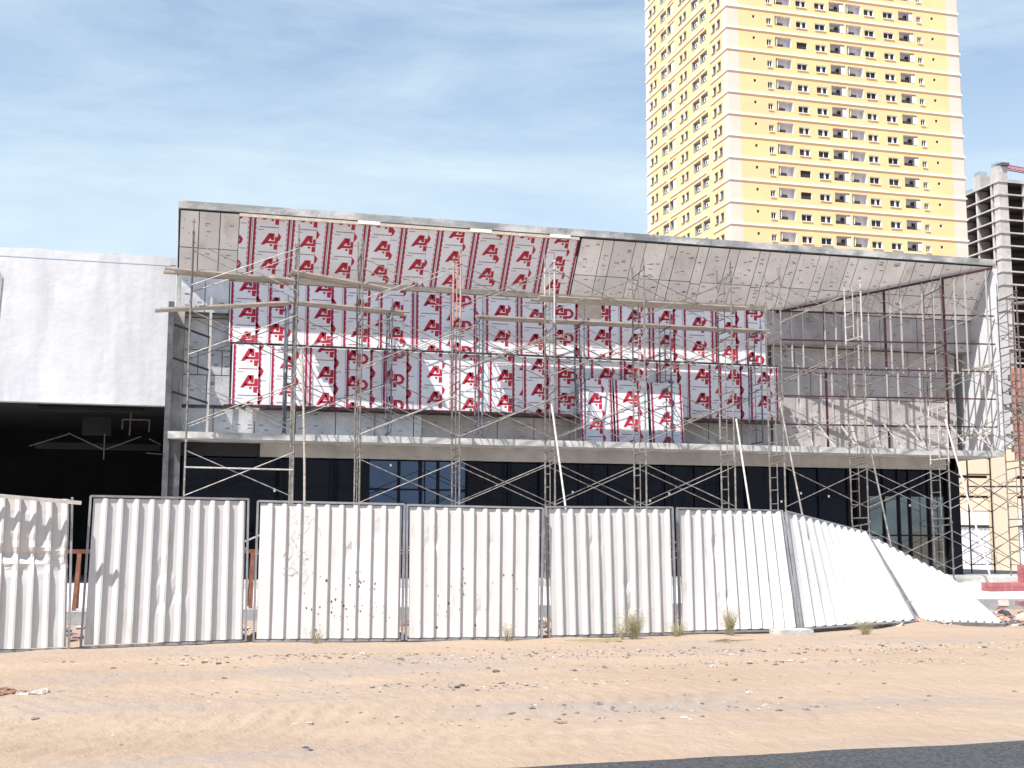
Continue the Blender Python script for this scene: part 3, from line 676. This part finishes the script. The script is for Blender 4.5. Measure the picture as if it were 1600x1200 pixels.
# ------------------------------------------------------------------ pavers, rubble
PS=thing('paver_stack','neat stack of dusty red paving blocks on the concrete paving','paving blocks',(18.3,23.9,.46))
bk_=MB().box(-.145,.145,-.09,.09,-.045,.045).mesh('paving_block',m_paver)
for r_ in range(2):
    for c in range(9):
        for dpt in range(2):
            obj('paving_block',bk_,PS,(-.15*1+c*.30-.2,dpt*.19+.0,.05+r_*.095))
for r_ in range(4):
    for c in range(6):
        obj('paving_block',bk_,PS,(.72+c*.30,.30,.05+(r_+2)*.095))
for r_ in range(2):
    for c in range(6): obj('paving_block',bk_,PS,(.72+c*.3,.30,.05+r_*.095))
def rock(mb,c,s,rnd,m=0):
    n_=7; base=[]
    for ring,(zz,rr) in enumerate(((0,.9),(.45,1.0),(.8,.6))):
        for k in range(5):
            t_=2*math.pi*(k+.3*ring)/5; q=rr*rnd.uniform(.7,1.15); base.append((c[0]+s[0]*q*math.cos(t_),c[1]+s[1]*q*math.sin(t_),c[2]+s[2]*(zz+rnd.uniform(-.1,.1))))
    i=len(mb.v); mb.v+=base
    for ring in range(2):
        for k in range(5): mb.f.append((i+ring*5+k,i+ring*5+(k+1)%5,i+(ring+1)*5+(k+1)%5,i+(ring+1)*5+k)); mb.m.append(m)
    mb.f.append(tuple(i+10+k for k in range(5))); mb.m.append(m)
rnd=random.Random(3)
rb=MB()
for _ in range(420):
    x=rnd.uniform(-3,21);y=rnd.uniform(20.45,21.1)
    s=rnd.uniform(.04,.16); rock(rb,(x,y,sand_z(x,y)-.02),(s,s*.8,s*.7),rnd,rnd.choice([0,0,1,2,1]))
for _ in range(160):
    x=rnd.uniform(15.3,19.5);y=rnd.uniform(20.0,21.1)
    s=rnd.uniform(.05,.2); rock(rb,(x,y,sand_z(x,y)-.02),(s,s*.8,s*.75),rnd,rnd.choice([0,1,1,2,2,3]))
o=obj('rubble',rb,mats=[m_stone,m_stonew,m_debris,m_orange]); tag(o,'heap of broken concrete, red plastic and stones along the kerb behind the fence','rubble',kind='stuff')
# a few larger debris pieces at the right end
for k,(x,y,s,mt,lb) in enumerate(((15.75,20.75,.10,m_stonew,'pale broken block nearest the end of the collapsed panel'),(16.25,20.85,.09,m_debris,'reddish broken block in the rubble by the kerb'),(16.75,20.8,.13,m_stonew,'large pale grey block in the rubble heap'),(17.4,20.9,.11,m_stone,'dark grey block in the rubble heap near the right edge'))):
    mb=MB(); T_=Matrix.Rotation(rnd.uniform(-.5,.5),4,'Z')@Matrix.Rotation(rnd.uniform(-.4,.4),4,'X'); mb.box(-s,s,-s*.7,s*.7,-s*.5,s*.6,T=T_)
    tag(obj('broken_block',mb,None,(x,y,.36),mats=mt),lb,'broken block')
mb=MB()
for i in range(12):
    for j in range(5):
        q=[(15.7+ (i+a_)*.16, 20.05+(j+c_)*.13, sand_z(15.7+(i+a_)*.16,20.05+(j+c_)*.13)+.05+.06*noise.noise(((i+a_)*.5,(j+c_)*.7,3))) for a_,c_ in ((0,0),(1,0),(1,1),(0,1))]; mb.poly(q)
tag(obj('orange_sheet',mb,mats=m_orange),'crumpled orange plastic sheet on the sand at the right edge','plastic sheet')
# pebbles on the sand
rnd=random.Random(11); pb=MB()
zones=[(5.5,16.6,2.6,.7,420),(1.6,16.9,1.8,.45,260),(10,16.4,4.0,.5,420),(6.8,14.8,3,.35,150),(3.6,13.3,2.2,.35,160),(3.5,14.0,8,4,300),(-1.6,13.8,.8,.2,60),(4.2,11.2,2.5,.5,120),(9.5,14.6,3,.3,120)]
for cx,cy,sx,sy,nn_ in zones:
    for _ in range(nn_):
        x=rnd.gauss(cx,sx*.6);y=rnd.gauss(cy,sy*.6)
        if not(8.9<y<18.9 and -5<x<17.5): continue
        s=min(.06,.008+rnd.expovariate(115)); rock(pb,(x,y,sand_z(x,y)-s*.15),(s,s*.8,s*.7),rnd,rnd.choice([0,0,0,1]))
o=obj('pebbles',pb,mats=[m_stone,m_stonew]); tag(o,'grey and white pebbles scattered over the sand','pebbles',kind='stuff')
def lump(x,y,sx,lb,mt=m_stone,cnt=9,seed=1,big=1):
    r2=random.Random(seed);mb=MB()
    for _ in range(cnt): 
        a_=r2.gauss(0,sx*.5);c_=r2.gauss(0,.08); s=r2.uniform(.018,.045)*big; rock(mb,(a_,c_,-.01),(s,s*.8,s*.8),r2)
    tag(obj('stone_clump',mb,None,(x,y,sand_z(x,y)),mats=mt),lb,'stones',kind='stuff')
m_brk=mat('brown_crumbled_rock',(.30,.17,.11),.9,scale=9,col2=(.15,.08,.055),bump=.5,bscale=30)
lump(-1.75,13.8,.35,'brown crumbled stones at the left edge of the sand',m_brk,22,2,2.2)
lump(-1.35,13.7,.22,'grey crumbled stones just right of the brown ones at the left edge',m_stonew,12,3,1.8)
lump(4.56,10.6,.07,'pair of pale stones in the middle of the sand near the road',m_stonew,4,4)
lump(3.05,13.3,.05,'small dark stones in the open sand below the mud spotted panel',m_dkconc,4,5)
lump(1.05,9.85,.05,'small dark stone nearest the camera',m_dkconc,3,6)
# weeds
def weed(x,y,h,nb,sp,lb,seed):
    r2=random.Random(seed);mb=MB()
    for _ in range(nb):
        a_=r2.uniform(0,2*math.pi); tl=r2.uniform(.1,1)*sp; p=Vector((r2.gauss(0,.03),r2.gauss(0,.03),0)); hh=h*r2.uniform(.5,1)
        q=p
        for k in range(1,5):
            t_=k/4; nq=p+Vector((math.cos(a_)*tl*t_**1.5,math.sin(a_)*tl*t_**1.5*.5,hh*t_*(1-.15*t_))); wd=.0055*(1.2-t_); side=Vector((wd,wd*.3,0))
            mb.poly([q-side,q+side,nq+side*.7,nq-side*.7]); 
            if k>=2:
                for _b in range(2):
                    e=nq+Vector((r2.uniform(-.07,.07),r2.uniform(-.04,.04),r2.uniform(.0,.08))); mb.poly([nq-side*.4,nq+side*.4,e]); 
                    s2=.007; mb.poly([e+Vector((-s2,0,0)),e+Vector((0,0,-s2)),e+Vector((s2,0,0)),e+Vector((0,0,s2))])
            q=nq
    T=thing('weed',lb,'plant',(x,y,sand_z(x,y)-.01),'weeds along the fence'); obj('stems',mb,T,mats=m_weed)
weed(7.30,18.95,.56,130,.34,'tallest dry weed clump before the clean fence panel',1)
weed(7.05,18.9,.34,40,.3,'sparse weed just left of the tallest clump',2)
weed(8.15,19.1,.24,50,.28,'low weed clump at the gap in front of the leaning panel',3)
weed(9.02,18.95,.52,100,.24,'upright weed clump in front of the panel leaning back at its right edge',4)
weed(11.55,18.9,.34,75,.45,'wide spiky weed clump before the far leaning panel',5)
weed(5.15,18.95,.33,26,.14,'thin faint weed at the foot of the mud spotted panel',6)
weed(2.15,19.2,.26,26,.15,'small dry weed at the foot of the scribbled panel',7)
tw=MB();r2=random.Random(4)
for _ in range(9):
    p=Vector((r2.uniform(-.3,.3),r2.uniform(-.08,.08),.02));q=p+Vector((r2.uniform(.1,.35),r2.uniform(-.05,.05),r2.uniform(0,.03)));tw.tube(p,q,.006,4)
tag(obj('dry_twigs',tw,None,(8.25,17.6,sand_z(8.25,17.6)),mats=m_twig),'dry grey twigs on the sand below the low weed clump','twigs')
# ------------------------------------------------------------------ yellow tower
TW=thing('yellow_apartment_tower','tall yellow apartment tower with white floor bands and rows of windows','building',(72.89,150,0))
TX,TY=38.1,30.8; H=3.187; ZB=77.24-H*24  # band level 24 at 77.24
Z0=ZB
rf=[('c',0,1.79)]
Xo=72.89
wins=[(83.84,85.53),(86.87,88.59),(95.01,96.66),(98.19,99.91)]
bals=[(80.43,82.98,0),(89.24,91.65,1),(92.02,94.50,0),(100.78,103.27,1)]
smal=[(79.1,79.91),(103.87,104.66)]; vent=[(76.89,77.29),(106.31,106.75)]
opn=[]  # u0,u1,z0,z1,type  heights above lower band
for a,b_ in wins: opn.append((a-Xo,b_-Xo,1.08,2.12,'w'))
for a,b_,s in bals: opn.append((a-Xo,b_-Xo,1.05,2.50,'b%d'%s))
for a,b_ in smal: opn.append((a-Xo,b_-Xo,1.05,2.05,'s'))
for a,b_ in vent: opn.append((a-Xo,b_-Xo,1.75,2.18,'v'))
opn.sort()
lf=[(2.2,3.4,'w'),(3.9,5.1,'w'),(6.8,9.2,'b'),(9.7,12.2,'b'),(14.1,15.3,'w'),(15.7,16.9,'w'),(18.8,21.5,'e'),(21.9,24.3,'b'),(26.2,27.4,'w'),(27.9,29.2,'w')]
opl=[(a,b_,.95 if k in'be' else 1.0,2.5 if k in 'be' else 2.2,k) for a,b_,k in lf]
def wall_with_holes(L,Hh,ops,depth,MP,cw,cw2):
    """MP maps (u, depth inward, z) to 3D"""
    mb=MB(); us=sorted(set([0,L,cw,L-cw2]+[o[0] for o in ops]+[o[1] for o in ops]))
    for i in range(len(us)-1):
        u0,u1=us[i],us[i+1]; um=(u0+u1)/2; m=1 if (um<cw or um>L-cw2) else 0
        hs=[o for o in ops if o[0]<um<o[1]]
        if not hs: mb.poly([MP(u0,0,0),MP(u1,0,0),MP(u1,0,Hh),MP(u0,0,Hh)],m)
        else:
            h=hs[0]; mb.poly([MP(u0,0,0),MP(u1,0,0),MP(u1,0,h[2]),MP(u0,0,h[2])],m); mb.poly([MP(u0,0,h[3]),MP(u1,0,h[3]),MP(u1,0,Hh),MP(u0,0,Hh)],m)
    for o in ops:
        dp=.95 if o[4][0] in 'be' else .28; u0,u1,z0,z1=o[:4]; mi=2 if o[4][0] in 'be' else 3
        for q in ([(u0,0,z0),(u1,0,z0),(u1,dp,z0),(u0,dp,z0)],[(u0,0,z1),(u0,dp,z1),(u1,dp,z1),(u1,0,z1)],[(u0,0,z0),(u0,dp,z0),(u0,dp,z1),(u0,0,z1)],[(u1,0,z0),(u1,0,z1),(u1,dp,z1),(u1,dp,z0)]): mb.poly([MP(*p) for p in q],mi)
        if o[4][0] in 'be': mb.poly([MP(u0,dp,z0),MP(u1,dp,z0),MP(u1,dp,z1),MP(u0,dp,z1)],2)
    return mb
MR=lambda u,d,z:(u,d,z)
MLf=lambda u,d,z:(d,u,z)
wr=wall_with_holes(TX,H,opn,.3,MR,1.79,2.1).mesh('storey_wall',[m_yel,m_beig,m_bal,m_wht])
wl=wall_with_holes(TY,H,opl,.3,MLf,1.6,1.9).mesh('storey_side_wall',[m_yel,m_beig,m_curb,m_wht])
bnd=MB().box(-.13,TX+.13,-.13,.02,-.12,.15).box(-.13,.02,.02,5.7,-.12,.15).box(-.13,.02,7.6,21.2,-.12,.15).box(-.13,.02,22.6,TY,-.12,.15).mesh('floor_band',m_band)
def window_mesh(wd,h,variant,MP,d=.22):
    f_=MB();t_=.075
    def bx(u0,u1,z0,z1,d0,d1,m):
        P=[MP(u,dd,z) for u in (u0,u1) for dd in (d0,d1) for z in (z0,z1)]; i=len(f_.v); f_.v+=P
        for q in ((0,1,3,2),(4,6,7,5),(0,4,5,1),(2,3,7,6),(0,2,6,4),(1,5,7,3)): f_.f.append(tuple(i+k for k in q)); f_.m.append(m)
    bx(0,wd,0,t_,d-.06,d+.02,0);bx(0,wd,h-t_,h,d-.06,d+.02,0);bx(0,t_,t_,h-t_,d-.06,d+.02,0);bx(wd-t_,wd,t_,h-t_,d-.06,d+.02,0)
    bx(wd*.46,wd*.46+t_,t_,h-t_,d-.06,d+.02,0)
    bx(-.06,wd+.06,-.10,-.005,-.12,.0,0)
    if variant: bx(wd*.46+t_,wd*.46+t_+.22,t_,h-t_,d-.04,d+.01,0)
    if variant==1: bx(t_,wd*.46,t_,h-t_,d-.03,d-.02,1)
    return f_
def pane_mesh(wd,h,MP,d=.23):
    p_=MB(); p_.poly([MP(.05,d,.05),MP(wd-.05,d,.05),MP(wd-.05,d,h-.05),MP(.05,d,h-.05)]); return p_
cache={}
def window(parent,u,z,wd,h,MP,variant,nm,axis,broken=False):
    key=(round(wd,2),round(h,2),variant,axis)
    if key not in cache: cache[key]=(window_mesh(wd,h,variant,MP).mesh('window',[m_wht if axis=='r' else m_frame,m_dk]),pane_mesh(wd,h,MP).mesh('pane',m_pane))
    loc=MP(u,0,z)
    if broken:
        obj('empty_window_opening',MB().poly([MP(.0,.2,0),MP(wd,.2,0),MP(wd,.2,h),MP(0,.2,h)]),parent,loc,mats=m_dk); return
    f_=obj('window',cache[key][0],parent,loc); obj('pane',cache[key][1],f_)
acm=MB().box(0,.85,0,.4,0,.62)
acm=acm.mesh('air_conditioner',m_ac)
fan=MB(); fan.poly([(.40+.24*math.cos(q*math.pi/5),-.012,.31+.24*math.sin(q*math.pi/5)) for q in range(10)]); fan=fan.mesh('fan_grille',m_dk)
fan_l=MB(); fan_l.poly([(-.012,.40-.24*math.cos(q*math.pi/5),.31+.24*math.sin(q*math.pi/5)) for q in range(10)]); fan_l=fan_l.mesh('fan_grille',m_dk)
acl=MB().box(0,.4,0,.85,0,.62).mesh('air_conditioner',m_ac)
bd=MB().box(-.05,1.35,.35,.93,0,.55).mesh('balcony_dark_box',m_dk)  # dark box at the lower left of each balcony recess
dr=MB().box(.0,.55,.1,.16,.15,1.2).mesh('balcony_screen',m_wht)
drd=MB().box(-.45,-.06,.6,.93,.2,1.15).mesh('balcony_door',m_dk)
r3=random.Random(9)
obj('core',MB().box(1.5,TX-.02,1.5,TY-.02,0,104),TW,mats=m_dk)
obj('lower_wall',MB().box(0,TX,0,TY,0,Z0+9*H-.18),TW,mats=m_yel)
obj('side_panel',MB().box(TX-.03,TX,.0,TY,Z0+9*H,Z0+33*H),TW,mats=m_beig)
for k in range(9,33):
    z=Z0+k*H; obj('storey_wall',wr,TW,(0,0,z)); obj('storey_side_wall',wl,TW,(0,0,z)); obj('floor_band',bnd,TW,(0,0,z))
    if k<12 or k>30: continue
    for o_ in opn:
        u0,u1,z0,z1,ty=o_
        if ty=='w': window(TW,u0+.02,z+z0,u1-u0-.04,z1-z0-.02,MR,r3.choice([0,1,1,2]),'w','r',broken=(k in(16,15,22) and abs(u0-(83.84-Xo))<.1))
        elif ty=='s': 
            window(TW,u0+.02,z+z0,u1-u0-.04,z1-z0-.02,MR,0,'w','r')
        elif ty=='v': obj('vent',MB().poly([(0,.15,0),(u1-u0,.15,0),(u1-u0,.15,z1-z0),(0,.15,z1-z0)]),TW,(u0,0,z+z0),mats=m_dk)
        else:
            obj('balcony_dark_box',bd,TW,(u0+.1,0,z+z0))
            if ty=='b1': obj('balcony_screen',dr,TW,(u1-.62,0,z+z0)); obj('balcony_door',drd,TW,(u1-.62,0,z+z0))
            else: obj('balcony_screen',MB().box(.3,.36,.1,1.2,.2,1.4),TW,(u0,0,z+z0),mats=m_wht)
    for (u0,u1,z0,z1,ty) in opl:
        if ty=='w': window(TW,u0+.02,z+z0,u1-u0-.04,z1-z0-.02,MLf,0,'w','l')
        elif ty=='b':
            a_=obj('air_conditioner',acl,TW,(.05,u0+.5,z+z0+.25)); obj('fan_grille',fan_l,a_)
        else: obj('balcony_screen',MB().box(.1,.16,.1,1.5,0,1.5),TW,(0,u0,z+z0),mats=m_bal)
# thin stains / cables on the right face
obj('roof',MB().box(0,TX,0,TY,Z0+33*H,Z0+33*H+.5),TW,mats=m_band)
# ------------------------------------------------------------------ bare concrete tower
SK=thing('bare_concrete_tower','grey unfinished concrete frame tower with open floors, at the right edge','building',(194.6,250,0))
FHs=3.27; ztop=90.7
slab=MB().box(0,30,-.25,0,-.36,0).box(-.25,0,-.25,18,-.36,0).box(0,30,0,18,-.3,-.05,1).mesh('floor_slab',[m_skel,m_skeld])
colc=MB().box(0,2.6,.0,1.0,0,FHs-.36).box(0,.5,1.0,2.0,0,FHs-.36).mesh('corner_column',m_skel)
colt=MB().box(0,3.2,0,.6,0,FHs-.36).mesh('column',m_skel); colw=MB().box(0,1.9,0,.7,0,FHs-.36).mesh('column',m_skel)
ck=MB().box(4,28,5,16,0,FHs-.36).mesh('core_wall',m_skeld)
for k in range(0,29):
    z=ztop-k*FHs
    if z<4: break
    obj('floor_slab',slab,SK,(0,0,z))
    zz=z-FHs
    obj('corner_column',colc,SK,(0,0,zz))
    for (x,y) in ((0,2.7),(0,8.6),(0,14.5)): obj('column',colt,SK,(.02,y,zz))
    for x in (7.2,15,23): obj('column',colw,SK,(x,.05,zz))
    obj('core_wall',ck,SK,(0,0,zz))
for (x,y,a_,b_,h) in ((.1,7.2,3,2.8,3.6),(.1,.2,2.8,3.0,3.9),(6,6,6,4,2.6)): obj('core_stub',MB().box(x,x+a_,y,y+b_,0,h),SK,(0,0,ztop),mats=m_skel)
rbm=MB()
for (x,y,z,L) in ((.3,7.4,3.6,2.4),(.3,.5,3.9,2.0),(.2,11,0,1.2)):
    for i in range(9): rbm.tube((x+.25*i,y,ztop+z),(x+.25*i,y,ztop+z+1.0),.03,4); rbm.tube((x,y+.28*i,ztop+z),(x,y+.28*i,ztop+z+1.0),.03,4)
obj('rebar',rbm,SK,(0,0,0),mats=m_tubed)
obj('formwork_platform',MB().box(.9,3.1,-.5,2.2,0,.7),SK,(0,0,ztop+3.95),mats=m_dkconc)
CRN=thing('crane_jib','red lattice crane jib lying over the roof of the bare concrete tower','crane',(198,250,ztop+2.4))
jb=MB()
for (y,z) in ((0,0),(1.0,0),(.5,1.1)): jb.tube((-.5,y,z+.9),(9,y,z+.2),.14,5)
for i in range(12): jb.tube((-.5+i*.8,0,.9-i*.06),(-.1+i*.8,.5,2.0-i*.06),.08,4); jb.tube((-.1+i*.8,.5,2.0-i*.06),(.3+i*.8,0,.85-i*.06),.08,4)
obj('lattice',jb,CRN,mats=m_crane)
# ------------------------------------------------------------------ low things behind on the right
BB=thing('beige_building','long beige building with dark horizontal joints behind the scaffolding at right','building',(42.2,60,0))
for i,(z0,z1) in enumerate(((3.3,4.02),(4.16,5.15),(5.32,6.85),(7.0,9.3))): obj('wall_course',MB().box(0,11.5,0,8,z0,z1),BB,mats=m_beige)
obj('dark_joint',MB().box(.1,11.4,.3,7.9,3.0,9.2),BB,mats=m_dk)
obj('white_base',MB().box(-.5,12,-.5,.28,.3,3.28),BB,mats=m_offw)
for x in (8.9,): 
    for z in (4.45,5.6): obj('window',MB().box(x,x+.9,-.03,.05,z,z+.7),BB,mats=m_dk)
BW=thing('boundary_building','low white wall with one small window behind the white hoarding at right','wall',(30,48,.2))
obj('wall',MB().box(0,14,0,.25,0,2.62),BW,mats=m_offw); f_=obj('window',MB().box(6.1,6.75,-.05,.02,1.65,2.25),BW,mats=m_tubed); obj('pane',MB().box(6.25,6.62,-.07,-.052,1.68,2.12),f_,mats=m_pane)
FF=thing('far_hoarding','pale corrugated hoarding standing behind the scaffold at the far right','fence',(29,45,.2))
pf=MB()
for i in range(64):
    x=i*.2; pf.poly([(x,0,0),(x+.12,0,0),(x+.12,0,2.02),(x,0,2.02)]);pf.poly([(x+.12,0,0),(x+.15,-.04,0),(x+.15,-.04,2.02),(x+.12,0,2.02)]);pf.poly([(x+.15,-.04,0),(x+.2,0,0),(x+.2,0,2.02),(x+.15,-.04,2.02)])
obj('sheet',pf,FF,mats=m_hoard); obj('top_rail',MB().box(0,12.8,-.06,-.02,1.97,2.06),FF,mats=m_railk)
BP=thing('block_pier','unplastered hollow block pier with dark square holes beside the orange brick wall','wall',(27.2,36,.4))
bl_=MB().box(0,.46,0,.3,.01,.40).mesh('hollow_block',m_block); hl=MB().box(.15,.30,-.01,.02,.10,.30).mesh('block_hole',m_dk)
obj('lower_pier',MB().box(-.02,.92,.0,.32,0,4.5),BP,mats=m_beige)
for k in range(11,22):
    o=obj('hollow_block',bl_,BP,(0,0,k*.41)); obj('block_hole',hl,o)
obj('upright',MB().box(.48,.9,.0,.3,4.51,9.1),BP,mats=m_skel)
BR=thing('orange_brick_wall','orange red brick wall strip at the right edge behind the scaffold','wall',(28.2,36,.4))
bk2=MB().box(0,.38,0,.2,.01,.24).mesh('brick',m_brick)
for k in range(16,29):
    for c in range(3): obj('brick',bk2,BR,(c*.4-(.2 if k%2 else 0),0,k*.25))
